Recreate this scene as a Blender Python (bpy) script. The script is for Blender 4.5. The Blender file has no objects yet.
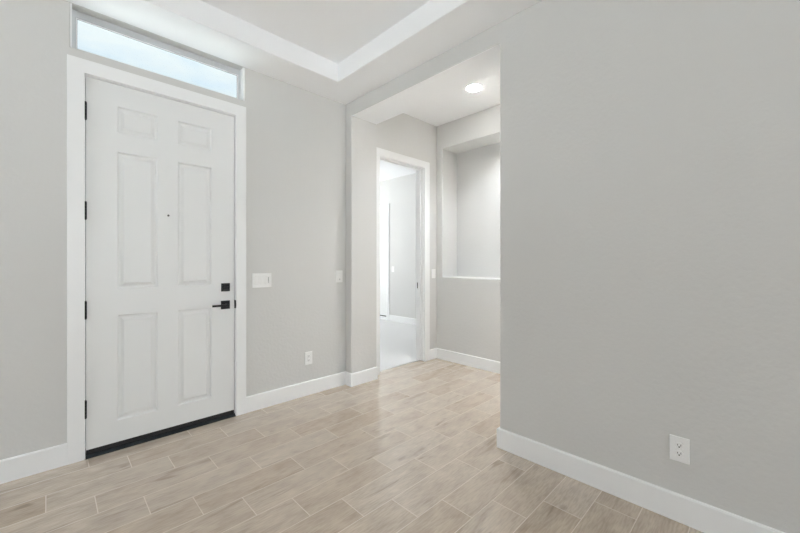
import bpy, bmesh, math, random
from mathutils import Vector, Matrix

S = bpy.context.scene
COL = S.collection
PI = math.pi

# ------------------------------------------------------------------ camera
cam_d = bpy.data.cameras.new('camera')
cam = bpy.data.objects.new('camera', cam_d)
COL.objects.link(cam)
cam.location = (-2.206, -3.072, 1.265)
cam.rotation_euler = (PI / 2, 0, -0.7735)
cam_d.sensor_width = 36.0
cam_d.lens = 358.9 / 800.0 * 36.0
cam_d.shift_y = -0.005
cam_d.clip_start = 0.02
S.camera = cam

# ------------------------------------------------------------------ colour management
S.view_settings.view_transform = 'Standard'
S.view_settings.look = 'None'
S.view_settings.exposure = 0.06
S.view_settings.gamma = 1.0
S.view_settings.use_curve_mapping = False
S.cycles.use_denoising = True
S.cycles.max_bounces = 14
S.cycles.diffuse_bounces = 8
S.cycles.sample_clamp_indirect = 0.0

# ------------------------------------------------------------------ sky (blue with soft white cloud), sun, window daylight, added fill
SKY = 0.99
SUN = 7.00
BEDUP_W = 50.00
HALL_FILL_W = 46.00
NICHE_W = 3.00
ZENITH = 22.00
LENS = 70.00
BACK_W = 84.00      # daylight of the glazed rear wall
LEFT_W = 20.00       # fill from the added, unseen side window
BED_W = 24.00       # daylight of the bedroom window
CAN_W = 12.00        # recessed lamps

w = bpy.data.worlds.new('sky')
S.world = w
w.use_nodes = True
nt = w.node_tree
nt.nodes.clear()
tc = nt.nodes.new('ShaderNodeTexCoord')
sep = nt.nodes.new('ShaderNodeSeparateXYZ')
nt.links.new(tc.outputs['Generated'], sep.inputs[0])
ramp = nt.nodes.new('ShaderNodeValToRGB')
nt.links.new(sep.outputs['Z'], ramp.inputs[0])
ramp.color_ramp.elements[0].position = 0.0
ramp.color_ramp.elements[0].color = (0.90, 0.965, 1.0, 1)
ramp.color_ramp.elements[1].position = 1.0
ramp.color_ramp.elements[1].color = (0.55, 0.77, 1.0, 1)
noise = nt.nodes.new('ShaderNodeTexNoise')
noise.inputs['Scale'].default_value = 7.0
noise.inputs['Detail'].default_value = 4.0
mp = nt.nodes.new('ShaderNodeMapping')
mp.inputs['Scale'].default_value = (1, 1, 2.2)
nt.links.new(tc.outputs['Generated'], mp.inputs[0])
nt.links.new(mp.outputs[0], noise.inputs['Vector'])
cr = nt.nodes.new('ShaderNodeValToRGB')
cr.color_ramp.elements[0].position = 0.34
cr.color_ramp.elements[0].color = (0, 0, 0, 1)
cr.color_ramp.elements[1].position = 0.60
cr.color_ramp.elements[1].color = (1, 1, 1, 1)
nt.links.new(noise.outputs['Fac'], cr.inputs[0])
mx = nt.nodes.new('ShaderNodeMixRGB')
nt.links.new(cr.outputs[0], mx.inputs[0])
nt.links.new(ramp.outputs[0], mx.inputs[1])
mx.inputs[2].default_value = (0.93, 0.98, 1.0, 1)
bg = nt.nodes.new('ShaderNodeBackground')
bg.inputs['Strength'].default_value = SKY
nt.links.new(mx.outputs[0], bg.inputs['Color'])
zen = nt.nodes.new('ShaderNodeMapRange')       # cloudy sky: brighter towards the zenith
zen.inputs['From Min'].default_value = 0.55
zen.inputs['From Max'].default_value = 1.0
zen.inputs['To Min'].default_value = SKY
zen.inputs['To Max'].default_value = ZENITH
nt.links.new(sep.outputs['Z'], zen.inputs['Value'])
nt.links.new(zen.outputs[0], bg.inputs['Strength'])
out = nt.nodes.new('ShaderNodeOutputWorld')
nt.links.new(bg.outputs[0], out.inputs[0])


DAY = (0.86, 0.94, 1.0)


def lamp(name, kind, loc, direction, power, color=(1, 1, 1), size=None, **kw):
    d = bpy.data.lights.new(name, kind)
    d.energy = power
    d.color = color
    if kind == 'AREA':
        if len(size) == 2:
            d.shape = 'RECTANGLE'
            d.size, d.size_y = size
        else:
            d.shape = 'DISK'
            d.size = size[0]
    for k, v in kw.items():
        setattr(d, k, v)
    o = bpy.data.objects.new(name, d)
    COL.objects.link(o)
    o.location = loc
    o.rotation_euler = Vector(direction).to_track_quat('-Z', 'Y').to_euler()
    return o


lamp('sun', 'SUN', (-3, -14, 8), (0.05, 0.72, -1.0), SUN, (0.98, 0.98, 1.0), angle=0.01)
p_ = lamp('transom_portal', 'AREA', (-1.571, 0.13, 2.765), (0, -1, 0), 1.0, size=(1.02, 0.22))
p_.data.cycles.is_portal = True
# daylight and added fill at the glazed openings of the house
def daylight(name, loc, direction, power, size, color=DAY):
    if power > 0:
        lamp(name, 'AREA', loc, direction, power, color, size)


daylight('rear_window_daylight', (-1.45, -9.55, 1.35), (0, 1, -0.4), BACK_W, (2.4, 2.4))
daylight('side_window_fill', (-5.76, -1.15, 1.75), (1, 0, -0.4), LEFT_W, (1.7, 1.6), (0.96, 0.97, 1.0))  # unseen side lamp added to fill the right wall and hall
daylight('bedroom_window_daylight', (1.5, 5.43, 1.6), (0, -1, 0), BED_W, (1.9, 1.6), (1.0, 0.99, 0.975))
daylight('bedroom_ceiling_fill', (1.5, 5.43, 1.6), (0, -1, 1.6), BEDUP_W, (1.9, 1.6), (1.0, 0.99, 0.975))  # unseen upward lamp added to brighten the bedroom ceiling



# ------------------------------------------------------------------ materials
def mat(name, color, rough=0.5, metal=0.0, spec=0.5, bump=None, coat=0.0):
    m = bpy.data.materials.new(name)
    m.use_nodes = True
    n = m.node_tree
    b = n.nodes['Principled BSDF']
    b.inputs['Base Color'].default_value = (*color, 1)
    b.inputs['Roughness'].default_value = rough
    b.inputs['Metallic'].default_value = metal
    b.inputs['Specular IOR Level'].default_value = spec
    b.inputs['Coat Weight'].default_value = coat
    t = n.nodes.new('ShaderNodeNewGeometry')
    nz = n.nodes.new('ShaderNodeTexNoise')
    scale, dist, strength, stretch = bump or (30.0, 0.0002, 0.2, (1, 1, 1))
    nz.inputs['Scale'].default_value = scale
    nz.inputs['Detail'].default_value = 3.0
    mpn = n.nodes.new('ShaderNodeMapping')
    mpn.inputs['Scale'].default_value = stretch
    n.links.new(t.outputs['Position'], mpn.inputs[0])
    n.links.new(mpn.outputs[0], nz.inputs['Vector'])
    bp = n.nodes.new('ShaderNodeBump')
    bp.inputs['Distance'].default_value = dist
    bp.inputs['Strength'].default_value = strength
    n.links.new(nz.outputs['Fac'], bp.inputs['Height'])
    n.links.new(bp.outputs[0], b.inputs['Normal'])
    return m


M = {}
M['wall'] = mat('greige_wall_paint', (0.668, 0.667, 0.655), 0.55, spec=0.35, bump=(42.0, 0.0035, 0.5, (1, 1, 1)))
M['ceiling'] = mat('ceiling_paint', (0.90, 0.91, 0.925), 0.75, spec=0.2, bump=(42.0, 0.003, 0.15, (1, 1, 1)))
M['trim'] = mat('white_trim_paint', (0.89, 0.90, 0.905), 0.35)
M['door'] = mat('white_embossed_door_paint', (0.83, 0.842, 0.842), 0.38, bump=(26.0, 0.0016, 0.22, (2.2, 1, 0.16)))
M['black'] = mat('matte_black_metal', (0.012, 0.013, 0.015), 0.38, 0.3)
M['bronze'] = mat('dark_bronze_metal', (0.02, 0.024, 0.028), 0.25, 0.6)
M['rubber'] = mat('black_rubber', (0.006, 0.006, 0.007), 0.5)
M['plastic'] = mat('white_plastic', (0.90, 0.90, 0.895), 0.28)
M['slot'] = mat('dark_slot', (0.02, 0.02, 0.02), 0.6)
M['slotgrey'] = mat('grey_slot', (0.25, 0.25, 0.25), 0.6)
M['vinyl'] = mat('white_vinyl_frame', (0.62, 0.64, 0.66), 0.4)
M['gasket'] = mat('grey_gasket', (0.12, 0.12, 0.13), 0.6)
M['brass'] = mat('satin_nickel', (0.35, 0.34, 0.33), 0.35, 0.9)
M['outside'] = mat('sunlit_concrete', (0.62, 0.60, 0.56), 0.9, bump=(20, 0.002, 0.4, (1, 1, 1)))
M['stucco'] = mat('exterior_stucco', (0.55, 0.5, 0.43), 0.9, bump=(60, 0.004, 0.5, (1, 1, 1)))


def glass_mat():
    m = bpy.data.materials.new('window_glass')
    m.use_nodes = True
    n = m.node_tree
    n.nodes.clear()
    o = n.nodes.new('ShaderNodeOutputMaterial')
    mix = n.nodes.new('ShaderNodeMixShader')
    tr = n.nodes.new('ShaderNodeBsdfTransparent')
    tr.inputs[0].default_value = (0.95, 0.98, 0.98, 1)
    gl = n.nodes.new('ShaderNodeBsdfGlossy')
    gl.inputs['Roughness'].default_value = 0.02
    fr = n.nodes.new('ShaderNodeFresnel')
    fr.inputs[0].default_value = 1.35
    n.links.new(fr.outputs[0], mix.inputs[0])
    n.links.new(tr.outputs[0], mix.inputs[1])
    n.links.new(gl.outputs[0], mix.inputs[2])
    n.links.new(mix.outputs[0], o.inputs[0])
    return m


M['glass'] = glass_mat()


def emit_mat(name, color, strength):
    m = bpy.data.materials.new(name)
    m.use_nodes = True
    b = m.node_tree.nodes['Principled BSDF']
    b.inputs['Base Color'].default_value = (0.9, 0.9, 0.88, 1)
    b.inputs['Emission Color'].default_value = (*color, 1)
    b.inputs['Emission Strength'].default_value = strength
    return m


M['lens'] = emit_mat('lit_lamp_lens', (1.0, 0.985, 0.96), LENS)
M['lens_small'] = emit_mat('lit_downlight_lens', (1.0, 0.985, 0.96), 8.0)


def carpet_mat():
    m = mat('pale_grey_carpet', (0.80, 0.80, 0.80), 0.95, spec=0.1, bump=(220.0, 0.01, 0.7, (1, 1, 1)))
    return m


M['carpet'] = carpet_mat()


def floor_mat():
    """Stair-stepped wood-look porcelain planks: 0.567 x 0.1907 m, each row shifted by a third."""
    m = bpy.data.materials.new('wood_look_plank_tile')
    m.use_nodes = True
    n = m.node_tree
    L = n.links.new
    b = n.nodes['Principled BSDF']

    def math_(op, a, c=None, clamp=False):
        k = n.nodes.new('ShaderNodeMath')
        k.operation = op
        k.use_clamp = clamp
        for i, v in enumerate((a, c)):
            if v is None:
                continue
            if isinstance(v, (int, float)):
                k.inputs[i].default_value = v
            else:
                L(v, k.inputs[i])
        return k.outputs[0]

    g = n.nodes.new('ShaderNodeNewGeometry')
    sp = n.nodes.new('ShaderNodeSeparateXYZ')
    L(g.outputs['Position'], sp.inputs[0])
    X, Y = sp.outputs['X'], sp.outputs['Y']
    PITCH, LEN, GR = 0.1907, 0.567, 0.0030
    yr = math_('DIVIDE', math_('ADD', Y, 1.859), PITCH)
    row = math_('FLOOR', yr)
    fy = math_('SUBTRACT', yr, row)
    xs = math_('ADD', math_('ADD', X, 0.897), math_('MULTIPLY', row, LEN / 3.0))
    xr = math_('DIVIDE', xs, LEN)
    colm = math_('FLOOR', xr)
    fx = math_('SUBTRACT', xr, colm)
    # distance to the nearest joint in metres
    ey = math_('MULTIPLY', math_('MINIMUM', fy, math_('SUBTRACT', 1.0, fy)), PITCH)
    ex = math_('MULTIPLY', math_('MINIMUM', fx, math_('SUBTRACT', 1.0, fx)), LEN)
    d = math_('MINIMUM', ex, ey)
    mr = n.nodes.new('ShaderNodeMapRange')
    mr.inputs['From Min'].default_value = GR * 0.45
    mr.inputs['From Max'].default_value = GR * 0.75
    L(d, mr.inputs['Value'])
    tile = mr.outputs[0]              # 1 on the plank, 0 in the grout
    # random per plank
    cv = n.nodes.new('ShaderNodeCombineXYZ')
    L(row, cv.inputs[0])
    L(colm, cv.inputs[1])
    wn = n.nodes.new('ShaderNodeTexWhiteNoise')
    wn.noise_dimensions = '3D'
    L(cv.outputs[0], wn.inputs['Vector'])
    rnd = wn.outputs['Value']
    # grain coordinates with an offset per plank
    gv = n.nodes.new('ShaderNodeCombineXYZ')
    L(math_('ADD', X, math_('MULTIPLY', rnd, 37.0)), gv.inputs[0])
    L(math_('ADD', Y, math_('MULTIPLY', rnd, 11.0)), gv.inputs[1])

    def nz(scale, sx, sy, detail=4.0, dist=0.0):
        mpn = n.nodes.new('ShaderNodeMapping')
        mpn.inputs['Scale'].default_value = (sx, sy, 1)
        L(gv.outputs[0], mpn.inputs[0])
        t = n.nodes.new('ShaderNodeTexNoise')
        t.inputs['Scale'].default_value = scale
        t.inputs['Detail'].default_value = detail
        t.inputs['Distortion'].default_value = dist
        L(mpn.outputs[0], t.inputs['Vector'])
        return t.outputs['Fac']

    broad = nz(4.5, 1.1, 2.6, 5.0, 0.4)
    grain = nz(38.0, 0.4, 3.2, 7.0, 0.2)
    knots = nz(3.2, 0.8, 4.2, 2.0, 1.2)
    r1 = n.nodes.new('ShaderNodeValToRGB')
    r1.color_ramp.elements[0].position = 0.25
    r1.color_ramp.elements[0].color = (0.470, 0.388, 0.308, 1)
    r1.color_ramp.elements[1].position = 0.75
    r1.color_ramp.elements[1].color = (0.635, 0.538, 0.438, 1)
    L(broad, r1.inputs[0])
    # fine grain
    m1 = n.nodes.new('ShaderNodeMixRGB')
    m1.blend_type = 'MULTIPLY'
    m1.inputs[0].default_value = 0.5
    r2 = n.nodes.new('ShaderNodeValToRGB')
    r2.color_ramp.elements[0].position = 0.35
    r2.color_ramp.elements[0].color = (0.70, 0.69, 0.68, 1)
    r2.color_ramp.elements[1].position = 0.60
    r2.color_ramp.elements[1].color = (1.05, 1.05, 1.05, 1)
    L(grain, r2.inputs[0])
    L(r1.outputs[0], m1.inputs[1])
    L(r2.outputs[0], m1.inputs[2])
    # dark weathered streaks
    r3 = n.nodes.new('ShaderNodeValToRGB')
    r3.color_ramp.elements[0].position = 0.61
    r3.color_ramp.elements[0].color = (1, 1, 1, 1)
    r3.color_ramp.elements[1].position = 0.76
    r3.color_ramp.elements[1].color = (0.60, 0.58, 0.56, 1)
    L(knots, r3.inputs[0])
    m2 = n.nodes.new('ShaderNodeMixRGB')
    m2.blend_type = 'MULTIPLY'
    m2.inputs[0].default_value = 0.8
    L(m1.outputs[0], m2.inputs[1])
    L(r3.outputs[0], m2.inputs[2])
    # plank to plank brightness
    hv = n.nodes.new('ShaderNodeHueSaturation')
    L(m2.outputs[0], hv.inputs['Color'])
    L(math_('ADD', math_('MULTIPLY', rnd, 0.14), 0.93), hv.inputs['Value'])
    L(math_('ADD', math_('MULTIPLY', wn.outputs['Value'], -0.25), 1.08), hv.inputs['Saturation'])
    m3 = n.nodes.new('ShaderNodeMixRGB')
    L(tile, m3.inputs[0])
    m3.inputs[1].default_value = (0.62, 0.54, 0.465, 1)
    L(hv.outputs[0], m3.inputs[2])
    L(m3.outputs[0], b.inputs['Base Color'])
    ro = n.nodes.new('ShaderNodeMapRange')
    ro.inputs['To Min'].default_value = 0.85
    ro.inputs['To Max'].default_value = 0.15
    L(tile, ro.inputs['Value'])
    rg = math_('ADD', ro.outputs[0], math_('MULTIPLY', grain, 0.08))
    L(rg, b.inputs['Roughness'])
    b.inputs['Specular IOR Level'].default_value = 1.0
    bp = n.nodes.new('ShaderNodeBump')
    bp.inputs['Distance'].default_value = 0.0012
    bp.inputs['Strength'].default_value = 0.5
    L(math_('ADD', math_('MULTIPLY', tile, 1.0), math_('MULTIPLY', grain, 0.05)), bp.inputs['Height'])
    L(bp.outputs[0], b.inputs['Normal'])
    return m


M['floor'] = floor_mat()


# ------------------------------------------------------------------ mesh helpers
def wloc(o):
    v = Vector((0, 0, 0))
    while o is not None:
        v += o.location
        o = o.parent
    return v


def obj(name, bm, m, parent=None, bevel=0.0, seg=2, smooth=False):
    bmesh.ops.remove_doubles(bm, verts=bm.verts, dist=1e-5)
    bmesh.ops.recalc_face_normals(bm, faces=bm.faces)
    if parent is not None:
        bmesh.ops.translate(bm, verts=bm.verts, vec=-wloc(parent))
    me = bpy.data.meshes.new(name)
    bm.to_mesh(me)
    bm.free()
    if smooth:
        for p in me.polygons:
            p.use_smooth = True
    me.materials.append(m)
    o = bpy.data.objects.new(name, me)
    COL.objects.link(o)
    if parent is not None:
        o.parent = parent
    if bevel > 0:
        b = o.modifiers.new('bevel', 'BEVEL')
        b.width = bevel
        b.segments = seg
        b.limit_method = 'ANGLE'
        b.angle_limit = math.radians(40)
        b.harden_normals = False
    return o


def thing(name, label, cat, loc, group=None, kind=None):
    o = bpy.data.objects.new(name, None)
    o.empty_display_size = 0.05
    COL.objects.link(o)
    o.location = loc
    o['label'] = label
    o['category'] = cat
    if group:
        o['group'] = group
    if kind:
        o['kind'] = kind
    return o


def struct(name, bm, m, label=None, cat=None, **kw):
    o = obj(name, bm, m, **kw)
    o['kind'] = 'structure'
    if label:
        o['label'] = label
    if cat:
        o['category'] = cat
    return o


def box(bm, x0, x1, y0, y1, z0, z1):
    vs = [bm.verts.new((x, y, z)) for x in (x0, x1) for y in (y0, y1) for z in (z0, z1)]
    for f in ((0, 1, 3, 2), (4, 6, 7, 5), (0, 4, 5, 1), (2, 3, 7, 6), (0, 2, 6, 4), (1, 5, 7, 3)):
        bm.faces.new([vs[i] for i in f])
    return vs


def bx(*a):
    bm = bmesh.new()
    box(bm, *a)
    return bm


def slab(axis, a0, a1, b0, b1, t0, t1, holes=()):
    """A closed slab spanning (a, b) with thickness t0..t1 along `axis`, pierced by rectangular holes (a0, a1, b0, b1)."""
    bm = bmesh.new()
    A = sorted({a0, a1} | {h for q in holes for h in q[:2] if a0 < h < a1})
    B = sorted({b0, b1} | {h for q in holes for h in q[2:] if b0 < h < b1})

    def P(a, b, t):
        return {'x': (t, a, b), 'y': (a, t, b), 'z': (a, b, t)}[axis]

    cache = {}

    def V(a, b, t):
        k = (a, b, t)
        if k not in cache:
            cache[k] = bm.verts.new(P(a, b, t))
        return cache[k]

    def solid(i, j):
        if i < 0 or j < 0 or i >= len(A) - 1 or j >= len(B) - 1:
            return False
        ca, cb = (A[i] + A[i + 1]) / 2, (B[j] + B[j + 1]) / 2
        return not any(q[0] < ca < q[1] and q[2] < cb < q[3] for q in holes)

    for i in range(len(A) - 1):
        for j in range(len(B) - 1):
            if not solid(i, j):
                continue
            p, q, r, s = A[i], A[i + 1], B[j], B[j + 1]
            for t in (t0, t1):
                bm.faces.new([V(p, r, t), V(q, r, t), V(q, s, t), V(p, s, t)])
            for di, dj, e in ((-1, 0, (p, r, p, s)), (1, 0, (q, r, q, s)), (0, -1, (p, r, q, r)), (0, 1, (p, s, q, s))):
                if not solid(i + di, j + dj):
                    bm.faces.new([V(e[0], e[1], t0), V(e[2], e[3], t0), V(e[2], e[3], t1), V(e[0], e[1], t1)])
    return bm


def ext(profile, path_closed_pts, axis, t0, t1):
    """Extrude a closed 2D outline along an axis."""
    bm = bmesh.new()
    def P(a, b, t):
        return {'x': (t, a, b), 'y': (a, t, b), 'z': (a, b, t)}[axis]
    lo = [bm.verts.new(P(a, b, t0)) for a, b in path_closed_pts]
    hi = [bm.verts.new(P(a, b, t1)) for a, b in path_closed_pts]
    k = len(lo)
    bm.faces.new(lo)
    bm.faces.new(hi[::-1])
    for i in range(k):
        bm.faces.new([lo[i], lo[(i + 1) % k], hi[(i + 1) % k], hi[i]])
    return bm


def lathe(bm, prof, axis, centre, n=32):
    """Turn (radius, height) points about an axis through centre; closed at both ends."""
    def P(r, h, a):
        c, s = r * math.cos(a), r * math.sin(a)
        q = {'x': (h, c, s), 'y': (c, h, s), 'z': (c, s, h)}[axis]
        return (centre[0] + q[0], centre[1] + q[1], centre[2] + q[2])
    rings = []
    for r, h in prof:
        rings.append([bm.verts.new(P(r, h, 2 * PI * i / n)) for i in range(n)])
    for a, b in zip(rings, rings[1:]):
        for i in range(n):
            bm.faces.new([a[i], a[(i + 1) % n], b[(i + 1) % n], b[i]])
    bm.faces.new(rings[0])
    bm.faces.new(rings[-1][::-1])


def base_run(bm, pts, h=0.133, t=0.014):
    """A baseboard that follows wall-line points; the room lies on the left of the path. Mitred, with an eased top edge."""
    n = len(pts)
    offs = []
    dirs = [(Vector(pts[i + 1]) - Vector(pts[i])).normalized() for i in range(n - 1)]
    nrm = [Vector((-d.y, d.x)) for d in dirs]
    for i in range(n):
        if i == 0:
            o = nrm[0]
        elif i == n - 1:
            o = nrm[-1]
        else:
            o = (nrm[i - 1] + nrm[i]) / (1 + nrm[i - 1].dot(nrm[i]))
        offs.append(o)
    prof = [(0.0, 0.0), (t, 0.0), (t, h - 0.007), (t * 0.72, h - 0.0015), (t * 0.5, h), (0.0, h)]
    rings = []
    for p, o in zip(pts, offs):
        rings.append([bm.verts.new((p[0] + o.x * d, p[1] + o.y * d, z)) for d, z in prof])
    k = len(prof)
    for a, b in zip(rings, rings[1:]):
        for i in range(k):
            bm.faces.new([a[i], a[(i + 1) % k], b[(i + 1) % k], b[i]])
    bm.faces.new(rings[0])
    bm.faces.new(rings[-1][::-1])


# ------------------------------------------------------------------ the setting
CEIL, TRAY, HEAD = 2.904, 3.067, 2.765
DX0, DX1, DZ = -2.041, -1.110, 2.474          # front door opening
WX0, WX1, WZ0 = -2.112, -1.030, 2.626         # transom opening
CX0, CX1, CZ = 0.468, 1.211, 2.462            # bedroom door opening
WT = 0.12                                     # wall thickness

struct('floor', bx(-5.7, 1.48, -9.5, 0.066, -0.08, 0.0), M['floor'], 'beige wood-look plank tile floor with stepped joints', 'floor')
struct('floor_bedroom', bx(0.2, 3.1, 0.073, 5.4, -0.08, 0.006), M['carpet'], 'pale grey carpet in the bright room past the doorway', 'carpet')

# front wall of entry and hall, one plane: door, transom, bedroom doorway
bm = slab('y', -5.84, 1.795, 0.0, 3.2, 0.0, WT, [(DX0 - 0.02, DX1 + 0.02, 0.0, DZ + 0.02), (WX0, WX1, WZ0, CEIL), (CX0 - 0.018, CX1 + 0.018, 0.0, CZ + 0.018)])
struct('wall_front', bm, M['wall'], 'grey wall around the white front door', 'wall', bevel=0.006, seg=2)
# right wall with wide cased-free opening to the hall
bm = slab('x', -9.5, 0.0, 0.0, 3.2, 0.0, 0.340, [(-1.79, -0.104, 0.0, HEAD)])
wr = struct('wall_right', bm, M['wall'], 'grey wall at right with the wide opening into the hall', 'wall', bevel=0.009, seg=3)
wr.data.materials.append(M['ceiling'])          # underside painted in lighter ceiling colour to imitate brighter light from below
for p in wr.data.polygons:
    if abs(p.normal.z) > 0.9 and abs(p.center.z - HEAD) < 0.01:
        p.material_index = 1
# unseen sides of the entry room, with their windows
struct('wall_left', slab('x', -9.5, 0.0, 0.0, 3.2, -5.84, -5.7, [(-2.05, -0.25, 0.9, 2.6)]), M['wall'])
struct('wall_rear', slab('y', -5.84, 1.6, 0.0, 3.2, -9.64, -9.5, [(-2.7, -0.2, 0.1, 2.6)]), M['wall'])
# hall
bm = slab('x', -4.0, 0.0, 0.0, 3.2, 1.47, 1.795, [(-1.79, -0.100, 1.075, 2.755)])
struct('wall_hall', bm, M['wall'], 'grey hall wall with a tall recessed niche above a ledge', 'wall', bevel=0.008, seg=3)
struct('wall_niche', bx(1.795, 1.9, -2.0, 0.0, 0.9, 2.9), M['wall'], 'back of the tall recessed niche in the hall', 'wall')
struct('wall_hall_end', bx(0.340, 1.47, -4.1, -4.0, 0.0, 3.2), M['wall'])
# ceilings: lowered border round a raised tray, and the hall ceiling
bm = slab('z', -5.7, 0.0, -9.5, 0.0, CEIL, 3.19, [(-5.37, -0.334, -9.15, -0.349)])
struct('ceiling', bm, M['ceiling'], 'lowered ceiling border around the raised tray', 'ceiling', bevel=0.006, seg=2)
struct('ceiling_tray', bx(-5.6, -0.2, -9.35, -0.2, TRAY, 3.185), M['ceiling'], 'raised tray of the entry ceiling', 'ceiling')
struct('ceiling_hall', bx(0.340, 1.47, -4.0, 0.0, 3.07, 3.19), M['ceiling'], 'hall ceiling with the recessed lamp', 'ceiling')
# bedroom beyond the doorway
BXW = 3.07
struct('wall_bedroom_right', slab('x', 0.0, 5.5, 0.0, 3.2, BXW, BXW + WT, [(2.735, 3.51, 0.0, 2.465)]), M['wall'], 'pale wall of the bright room past the doorway', 'wall')
struct('wall_bedroom_left', bx(0.06, 0.2, WT, 5.5, 0.0, 3.2), M['wall'])
struct('wall_bedroom_front', slab('y', 0.06, 3.21, 0.0, 3.2, 5.4, 5.54, [(0.5, 2.5, 0.75, 2.45)]), M['wall'])
struct('wall_bedroom_rear', bx(1.795, BXW, 0.0, WT, 0.0, 3.2), M['wall'])
struct('ceiling_bedroom', bx(0.2, BXW, WT, 5.4, 3.07, 3.19), M['ceiling'], 'white ceiling of the bright room past the doorway', 'ceiling')
struct('roof', bx(-6.1, 0.31, -9.75, 0.14, 3.2, 3.35), M['stucco'])
struct('roof_hall', bx(0.31, 3.6, -4.12, 0.14, 3.2, 3.35), M['stucco'])
struct('roof_bedroom', bx(0.0, 3.6, 0.14, 5.7, 3.2, 3.35), M['stucco'])
struct('ground', bx(-40, 40, -40, 60, -0.30, -0.14), M['outside'])

# baseboards
def baseboard(name, pts, label, **kw):
    b = bmesh.new()
    base_run(b, pts)
    struct(name, b, M['trim'], label, 'baseboard', **kw)

baseboard('baseboard_front_left', [(-2.128, 0), (-5.7, 0)], 'white baseboard left of the front door')
baseboard('baseboard_front_right', [(0.340, -0.104), (0.0, -0.104), (0.0, 0.0), (-1.025, 0.0)][::1], 'white baseboard from the front door round the corner stub')
baseboard('baseboard_right', [(0.0, -9.5), (0.0, -1.79), (0.340, -1.79)], 'white baseboard along the right wall, wrapped round its end')
baseboard('baseboard_hall', [(1.47, -4.0), (1.47, 0.0), (1.315, 0.0)], 'white baseboard along the hall wall under the niche')
baseboard('baseboard_bedroom', [(BXW, 0.14), (BXW, 2.66)], 'white baseboard in the bright room past the doorway')
baseboard('baseboard_hall_side', [(0.340, -1.79), (0.340, -4.0)], 'white baseboard on the back of the right wall')
baseboard('baseboard_left', [(-5.7, 0.0), (-5.7, -9.5)], 'white baseboard along the left wall')

# ------------------------------------------------------------------ front door
d1 = thing('door_1', 'white six-panel front door with black lever under the transom window', 'door', ((DX0 + DX1) / 2, 0, 0), kind='structure')
ct = 0.018
obj('casing', slab('y', -2.128, -1.025, 0.0, 2.567, -ct, 0.0, [(DX0 - 0.004, DX1 + 0.004, -1, DZ + 0.004)]), M['trim'], d1, bevel=0.002)
jm = slab('y', DX0 - 0.02, DX1 + 0.02, 0.0, DZ + 0.02, 0.0, WT, [(DX0, DX1, -1, DZ)])
jamb = obj('jamb', jm, M['trim'], d1)
obj('door_stop', slab('y', DX0, DX1, 0.0, DZ, 0.058, 0.085, [(DX0 + 0.014, DX1 - 0.014, -1, DZ - 0.014)]), M['gasket'], jamb)
LX0, LX1, LZ0, LZ1 = DX0 + 0.004, DX1 - 0.0045, 0.050, DZ - 0.005
LY0, LY1 = 0.006, 0.050
cols = [(-1.880, -1.645), (-1.523, -1.285)]
rows = [(2.143, 2.327), (1.085, 2.018), (0.193, 0.911)]
holes = [(a, b, c, d) for a, b in cols for c, d in rows]
leaf = obj('leaf', slab('y', LX0, LX1, LZ0, LZ1, LY0, LY1, holes), M['door'], d1)
for a, b, c, d in holes:
    bm = bmesh.new()
    # moulded panel: ogee down from the leaf face, flat, bevel up to the raised field
    steps = [(0.0, 0.0), (0.003, 0.0), (0.008, 0.010), (0.013, 0.0125), (0.022, 0.0125), (0.038, 0.0050), (0.040, 0.0020)]
    prev = None
    for i, dy in steps:
        ring = [bm.verts.new((x, LY0 + dy, z)) for x, z in ((a + i, c + i), (b - i, c + i), (b - i, d - i), (a + i, d - i))]
        if prev:
            for k in range(4):
                bm.faces.new([prev[k], prev[(k + 1) % 4], ring[(k + 1) % 4], ring[k]])
        else:
            first = ring
        prev = ring
    bm.faces.new(prev)
    back = [bm.verts.new((x, LY0 + 0.03, z)) for x, z in ((a, c), (b, c), (b, d), (a, d))]
    for k in range(4):
        bm.faces.new([first[k], first[(k + 1) % 4], back[(k + 1) % 4], back[k]])
    bm.faces.new(back)
    obj('panel', bm, M['door'], leaf)
# bottom sweep and threshold
obj('sweep_gap_strip', bx(LX0 + 0.002, LX1 - 0.002, 0.004, 0.05, 0.022, 0.0495), M['rubber'], leaf, bevel=0.002)
bm = ext(None, [(-0.016, 0.0), (-0.016, 0.004), (-0.004, 0.013), (0.004, 0.020), (0.10, 0.020), (0.135, 0.008), (0.135, 0.0)], 'x', DX0 + 0.0005, DX1 - 0.0005)
th = obj('threshold', bm, M['bronze'], d1)
th['label'] = 'dark metal threshold'
# hinges
for z in (2.243, 1.600, 0.958, 0.318):
    bm = bmesh.new()
    for k in range(5):
        z0 = z - 0.055 + k * 0.022
        lathe(bm, [(0.0058, 0.0), (0.0066, 0.0008), (0.0066, 0.0208), (0.0058, 0.0216)], 'z', (DX0 + 0.001, -0.0032 - ct * 0.15, z0), 16)
    lathe(bm, [(0.002, 0), (0.005, 0.001), (0.005, 0.003), (0.002, 0.006)], 'z', (DX0 + 0.001, -0.0032 - ct * 0.15, z + 0.055), 12)
    lathe(bm, [(0.002, -0.006), (0.005, -0.003), (0.005, -0.001), (0.002, 0)], 'z', (DX0 + 0.001, -0.0032 - ct * 0.15, z - 0.055), 12)
    h = obj('hinge', bm, M['black'], d1)
    h['label'] = 'black hinge knuckle'
    box_ = bmesh.new()
    box(box_, DX0 + 0.0004, DX0 + 0.0034, -0.003, 0.045, z - 0.055, z + 0.055)
    obj('hinge_leaf', box_, M['black'], h)
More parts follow.
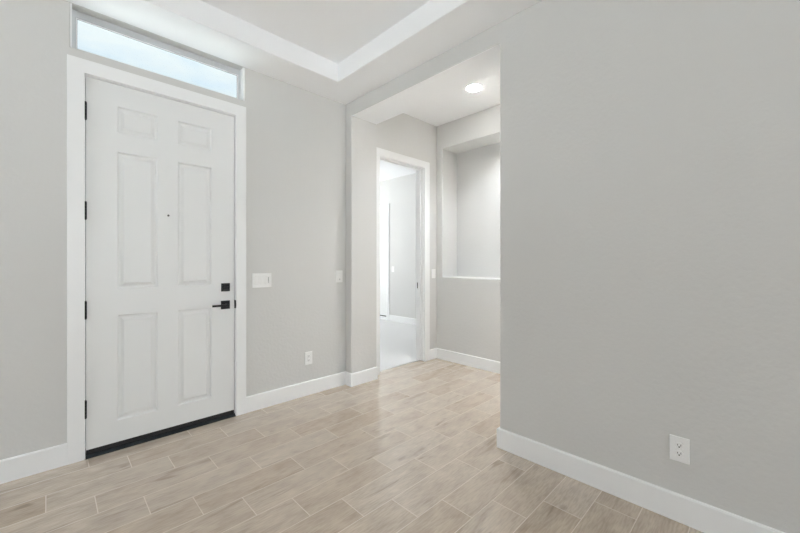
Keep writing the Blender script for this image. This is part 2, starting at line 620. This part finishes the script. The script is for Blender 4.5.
# deadbolt
DBX, DBZ = -1.184, 1.064
db = obj('deadbolt', bx(DBX - 0.033, DBX + 0.033, -0.004, LY0, DBZ - 0.033, DBZ + 0.033), M['black'], d1, bevel=0.002)
db['label'] = 'square black deadbolt plate'
bm = bmesh.new()
lathe(bm, [(0.013, 0.0), (0.013, -0.006), (0.011, -0.008)], 'y', (DBX, -0.004, DBZ), 24)
box(bm, DBX - 0.019, DBX + 0.019, -0.028, -0.010, DBZ - 0.0035, DBZ + 0.0035)
obj('thumb_turn', bm, M['black'], db)
# lever set
LVX, LVZ = -1.185, 0.922
lv = obj('lever_rose', bx(LVX - 0.034, LVX + 0.034, -0.004, LY0, LVZ - 0.034, LVZ + 0.034), M['black'], d1, bevel=0.002)
lv['label'] = 'square black lever plate'
bm = bmesh.new()
lathe(bm, [(0.011, 0.0), (0.011, -0.040), (0.009, -0.042)], 'y', (LVX, -0.004, LVZ), 20)
box(bm, LVX - 0.112, LVX + 0.012, -0.050, -0.040, LVZ - 0.008, LVZ + 0.008)
obj('lever', bm, M['black'], lv, bevel=0.0015)
# peephole
bm = bmesh.new()
lathe(bm, [(0.008, 0.0), (0.008, -0.003), (0.006, -0.004)], 'y', (-1.581, LY0, 1.61), 20)
ph = obj('peephole', bm, M['brass'], d1)
bm = bmesh.new()
lathe(bm, [(0.0045, 0.0), (0.004, -0.0008)], 'y', (-1.581, LY0 - 0.004, 1.61), 16)
obj('peephole_lens', bm, M['slot'], ph)
# latch strike lip on the jamb
bm = ext(None, [(-0.012, 0.888), (-0.020, 0.898), (-0.022, 0.922), (-0.020, 0.946), (-0.012, 0.956), (0.03, 0.956), (0.03, 0.888)], 'x', DX1 - 0.0005, DX1 + 0.003)
bmesh.ops.translate(bm, verts=bm.verts, vec=(-0.0012, 0, 0))
st = obj('strike_plate', bm, M['black'], d1)

# ------------------------------------------------------------------ transom window
w1 = thing('window_1', 'long narrow transom window with blue sky above the front door', 'window', ((WX0 + WX1) / 2, 0.08, WZ0), kind='structure')
FY0, FY1 = 0.066, 0.097
fr = obj('window_frame', slab('y', WX0 + 0.001, WX1 - 0.001, WZ0 + 0.001, CEIL - 0.001, FY0, FY1, [(WX0 + 0.030, WX1 - 0.030, WZ0 + 0.03, CEIL - 0.045)]), M['vinyl'], w1, bevel=0.002)
g0, g1, g2, g3 = WX0 + 0.030, WX1 - 0.030, WZ0 + 0.03, CEIL - 0.045
obj('glazing_gasket', slab('y', g0, g1, g2, g3, 0.0785, 0.0815, [(g0 + 0.006, g1 - 0.006, g2 + 0.006, g3 - 0.006)]), M['gasket'], fr)
obj('glazing_bead', slab('y', g0 + 0.0002, g1 - 0.0002, g2 + 0.0002, g3 - 0.0002, 0.0725, 0.0783, [(g0 + 0.0045, g1 - 0.0045, g2 + 0.0045, g3 - 0.0045)]), M['trim'], fr)
for x0_, x1_ in ((WX0 + 0.0005, WX0 + 0.0065), (WX1 - 0.0125, WX1 - 0.0005)):
    obj('reveal_strip', bx(x0_, x1_, 0.002, FY0 - 0.0005, WZ0 + 0.001, CEIL - 0.001), M['trim'], fr)  # added white strips make the side reveals paler than the wall
obj('pane', bx(g0 + 0.001, g1 - 0.001, 0.082, 0.086, g2 + 0.001, g3 - 0.001), M['glass'], w1)


# unseen windows that let the daylight in
def plain_window(name, axis, a0, a1, b0, b1, t0, t1, label, mull=1):
    c = {'x': (t0, (a0 + a1) / 2, b0), 'y': ((a0 + a1) / 2, t0, b0)}[axis]
    r = thing(name, label, 'window', c, kind='structure')
    f = 0.05
    hs = []
    n = mull + 1
    wd = (a1 - a0 - f * (n + 1)) / n
    for i in range(n):
        s = a0 + f + i * (wd + f)
        hs.append((s, s + wd, b0 + f, b1 - f))
    obj('window_frame', slab(axis, a0, a1, b0, b1, t0, t1, hs), M['vinyl'], r)
    return r

plain_window('window_2', 'x', -2.05, -0.25, 0.9, 2.6, -5.83, -5.79, 'unseen white framed window in the left wall, added for fill light')
plain_window('window_3', 'y', -2.7, -0.2, 0.1, 2.6, -9.62, -9.58, 'wide white framed glazing in the rear wall', 2)
plain_window('window_4', 'y', 0.5, 2.5, 0.75, 2.45, 5.45, 5.51, 'white framed bedroom window')

# ------------------------------------------------------------------ bedroom doorway
d2 = thing('door_2', 'white cased doorway between the entry and the bright carpeted room', 'doorway', ((CX0 + CX1) / 2, 0, 0), kind='structure')
obj('casing', slab('y', CX0 - 0.104, CX1 + 0.104, 0.0, 2.556, -ct, 0.0, [(CX0 - 0.007, CX1 + 0.007, -1, CZ + 0.007)]), M['trim'], d2, bevel=0.002)
jb = obj('jamb', slab('y', CX0 - 0.018, CX1 + 0.018, 0.006, CZ + 0.018, 0.0, WT, [(CX0, CX1, -1, CZ)]), M['trim'], d2)
obj('door_stop', slab('y', CX0, CX1, 0.006, CZ, 0.045, 0.085, [(CX0 + 0.011, CX1 - 0.011, -1, CZ - 0.011)]), M['trim'], jb)
obj('casing', slab('y', CX0 - 0.104, CX1 + 0.104, 0.006, 2.556, WT, WT + ct, [(CX0 - 0.007, CX1 + 0.007, -1, CZ + 0.007)]), M['trim'], d2, bevel=0.002)
sp_ = obj('strike_plate', bx(CX1 - 0.0015, CX1 + 0.001, 0.080, 0.108, 0.93, 1.005), M['black'], d2)
sp_['label'] = 'dark latch strike'

# closet door in the bedroom's far wall
d3 = thing('door_3', 'white door in the far wall of the bright room past the doorway', 'door', (BXW, 3.12, 0), kind='structure')
obj('casing', slab('x', 2.665, 3.58, 0.006, 2.545, BXW - ct, BXW, [(2.745, 3.50, -1, 2.455)]), M['trim'], d3, bevel=0.002)
obj('jamb', slab('x', 2.735, 3.51, 0.006, 2.465, BXW, BXW + WT, [(2.75, 3.495, -1, 2.45)]), M['trim'], d3)
obj('sill', bx(BXW + 0.03, BXW + 0.13, 2.752, 3.493, 0.004, 0.060), M['trim'], d3)
pz = ((0.13, 0.47), (0.50, 0.94), (1.02, 2.28))
lf = obj('leaf', slab('x', 2.753, 3.492, 0.085, 2.447, BXW + 0.07, BXW + 0.105, [(2.81, 3.435, a, b) for a, b in pz]), M['door'], d3)
for z0, z1 in pz:
    obj('panel', bx(BXW + 0.078, BXW + 0.098, 2.81, 3.435, z0, z1), M['door'], lf)
obj('sweep_gap_strip', bx(BXW + 0.075, BXW + 0.10, 2.756, 3.49, 0.061, 0.085), M['rubber'], lf)  # black strip stands in for the dark gap under the leaf
struct('wall_closet', bx(BXW + WT + 0.3, BXW + WT + 0.36, 2.5, 3.8, 0.0, 2.6), M['wall'])
struct('floor_closet', bx(BXW + 0.03, BXW + WT + 0.3, 2.5, 3.8, -0.08, 0.004), M['carpet'])


# ------------------------------------------------------------------ wall plates
def plate_frame(axis, sign):
    """returns f(a, out, z) -> xyz ; a along the wall, out away from the wall"""
    def f(base, a, o, z):
        if axis == 'y':
            return (a, base + sign * o, z)
        return (base + sign * o, a, z)
    return f


def pbox(bm, F, base, a0, a1, o0, o1, z0, z1):
    p, q = F(base, a0, o0, z0), F(base, a1, o1, z1)
    box(bm, min(p[0], q[0]), max(p[0], q[0]), min(p[1], q[1]), max(p[1], q[1]), z0, z1)


def one_box(F, base, *a):
    bm = bmesh.new()
    pbox(bm, F, base, *a)
    return bm


def wall_plate(name, label, cat, axis, sign, base, a, z, gangs, group=None, size=None, dimmer=None, light=False):
    F = plate_frame(axis, sign)
    gw = 0.046
    W_, H_ = size or (0.074 + gw * (gangs - 1), 0.119)
    t = thing(name, label, cat, F(base, a, 0, z), group)
    hs = []
    cs = [a + (i - (gangs - 1) / 2) * gw for i in range(gangs)]
    for c in cs:
        hs.append((c - 0.0175, c + 0.0175, z - 0.034, z + 0.034))
    t0, t1 = sorted((base + sign * 0.0002, base + sign * 0.006))
    obj('cover_plate', slab(axis, a - W_ / 2, a + W_ / 2, z - H_ / 2, z + H_ / 2, t0, t1, hs), M['plastic'], t, bevel=0.0022, seg=2)
    for i, c in enumerate(cs):
        # rocker paddle: tilted slightly about its middle
        bm = bmesh.new()
        g = 0.0165
        o_lo, o_mid, o_hi = 0.0085, 0.0062, 0.0050
        prof = [(-0.033, 0.001), (-0.033, o_lo), (0.0, o_mid), (0.033, o_hi), (0.033, 0.001)]
        ra = [bm.verts.new(F(base, c - g, o, z + dz)) for dz, o in prof]
        rb = [bm.verts.new(F(base, c + g, o, z + dz)) for dz, o in prof]
        for k in range(5):
            bm.faces.new([ra[k], ra[(k + 1) % 5], rb[(k + 1) % 5], rb[k]])
        bm.faces.new(ra)
        bm.faces.new(rb[::-1])
        r = obj('rocker', bm, M['plastic'], t, bevel=0.0006, seg=1)
        if dimmer is not None and i == dimmer:
            obj('dimmer_slider', one_box(F, base, c + 0.009, c + 0.0115, 0.0035, 0.0092, z - 0.024, z + 0.026), M['slotgrey'], r)
        if light:
            obj('indicator', one_box(F, base, c - 0.005, c + 0.005, 0.006, 0.0092, z - 0.030, z - 0.025), M['slot'], r)
    return t


def outlet(name, label, axis, sign, base, a, z, deco=False, size=(0.078, 0.122)):
    F = plate_frame(axis, sign)
    t = thing(name, label, 'outlet', F(base, a, 0, z))
    W_, H_ = size
    t0, t1 = sorted((base + sign * 0.0002, base + sign * 0.006))
    hs = [(a - 0.0172, a + 0.0172, z - 0.034, z + 0.034)] if deco else [(a - 0.0150, a + 0.0150, z + s * 0.0195 - 0.0125, z + s * 0.0195 + 0.0125) for s in (-1, 1)]
    obj('cover_plate', slab(axis, a - W_ / 2, a + W_ / 2, z - H_ / 2, z + H_ / 2, t0, t1, hs), M['plastic'], t, bevel=0.0022, seg=2)
    if deco:
        obj('receptacle_frame', one_box(F, base, a - 0.0165, a + 0.0165, 0.001, 0.0068, z - 0.0332, z + 0.0332), M['plastic'], t, bevel=0.0006, seg=1)
    else:
        bm = bmesh.new()
        lathe(bm, [(0.003, 0.0), (0.003, sign * 0.0010), (0.0018, sign * 0.0016)], axis, F(base, a, 0.0059, z), 12)
        obj('screw', bm, M['plastic'], t)
    for s in (-1, 1):
        zc = z + s * 0.0195
        bm = bmesh.new()
        # rounded receptacle face with flattened top and bottom
        pts = []
        for k in range(32):
            ang = 2 * PI * k / 32
            pts.append((0.0172 * math.cos(ang), max(-0.0142, min(0.0142, 0.0172 * math.sin(ang)))))
        front = [bm.verts.new(F(base, a + p[0], 0.0085, zc + p[1])) for p in pts]
        rear = [bm.verts.new(F(base, a + p[0], 0.0061, zc + p[1])) for p in pts]
        bm.faces.new(front)
        bm.faces.new(rear[::-1])
        for k in range(32):
            bm.faces.new([front[k], front[(k + 1) % 32], rear[(k + 1) % 32], rear[k]])
        r = obj('receptacle', bm, M['plastic'], t)
        obj('slot', one_box(F, base, a - 0.0075, a - 0.0050, 0.007, 0.0088, zc - 0.0015, zc + 0.0075), M['slot'], r)
        obj('slot', one_box(F, base, a + 0.0050, a + 0.0075, 0.007, 0.0088, zc - 0.0010, zc + 0.0065), M['slot'], r)
        bm = bmesh.new()
        lathe(bm, [(0.0033, 0.0), (0.0033, sign * 0.0018), (0.003, sign * 0.002)], axis, F(base, a, 0.007, zc - 0.0068), 14)
        obj('ground_hole', bm, M['slot'], r)
    return t


wall_plate('light_switch', 'wide white three-gang light switch on the wall right of the front door', 'light switch', 'y', -1, 0.0, -0.886, 1.110, 3, size=(0.170, 0.122), dimmer=2)
wall_plate('light_switch', 'single white light switch by the room corner, above the baseboard bend', 'light switch', 'y', -1, 0.0, -0.079, 1.122, 1, size=(0.076, 0.122), light=True)
wall_plate('light_switch', 'small white light switch in the hall, between doorway casing and niche', 'light switch', 'y', -1, 0.0, 1.408, 1.118, 1)
wall_plate('light_switch', 'faint white light switch inside the bright room, seen through the doorway', 'light switch', 'x', -1, BXW, 2.545, 1.12, 1)
outlet('wall_outlet', 'white outlet low on the wall between front door and corner', 'y', -1, 0.0, -0.432, 0.350, deco=True)
outlet('wall_outlet', 'white duplex outlet low on the large right wall', 'x', -1, 0.0, -2.771, 0.352)


# ------------------------------------------------------------------ recessed lamps in hall ceiling and niche, plus an unseen bounce fill
def recessed(x, y, label, power, spread=PI, zc=3.07, r0=0.092, lens='lens_small'):
    dz, k_ = zc - 3.07, r0 / 0.092
    t = thing('recessed_light', label, 'ceiling light', (x, y, zc))
    bm = bmesh.new()
    n = 40
    prof = [(0.092, 3.0698), (0.092, 3.067), (0.086, 3.0645), (0.078, 3.0645), (0.074, 3.067), (0.074, 3.0698)]
    rings = [[bm.verts.new((x + r * k_ * math.cos(2 * PI * i / n), y + r * k_ * math.sin(2 * PI * i / n), z + dz)) for i in range(n)] for r, z in prof]
    for k in range(len(rings)):
        a, b = rings[k], rings[(k + 1) % len(rings)]
        for i in range(n):
            bm.faces.new([a[i], a[(i + 1) % n], b[(i + 1) % n], b[i]])
    obj('trim_ring', bm, M['trim'], t, smooth=False)
    bm = bmesh.new()
    lathe(bm, [(0.0735 * k_, -0.0002), (0.0735 * k_, -0.004), (0.067 * k_, -0.011), (0.055 * k_, -0.017), (0.036 * k_, -0.021), (0.012 * k_, -0.023)], 'z', (x, y, zc), 40)
    obj('lens', bm, M[lens], t)
    lamp('recessed_lamp_light', 'AREA', (x, y, zc - 0.024), (0, 0, -1), power, (0.92, 0.965, 1.0), (0.13 * k_,), spread=spread)


recessed(0.93, -0.955, 'lit round recessed light in the hall ceiling', CAN_W, math.radians(118), lens='lens')
recessed(0.90, -2.95, 'unseen downlight added to bounce fill off the hall floor', HALL_FILL_W, math.radians(50))  # added out of view; its floor bounce lifts ceiling and soffit
recessed(1.56, -0.975, 'small recessed downlight in the top of the hall niche', NICHE_W, math.radians(120), 2.755, 0.05)
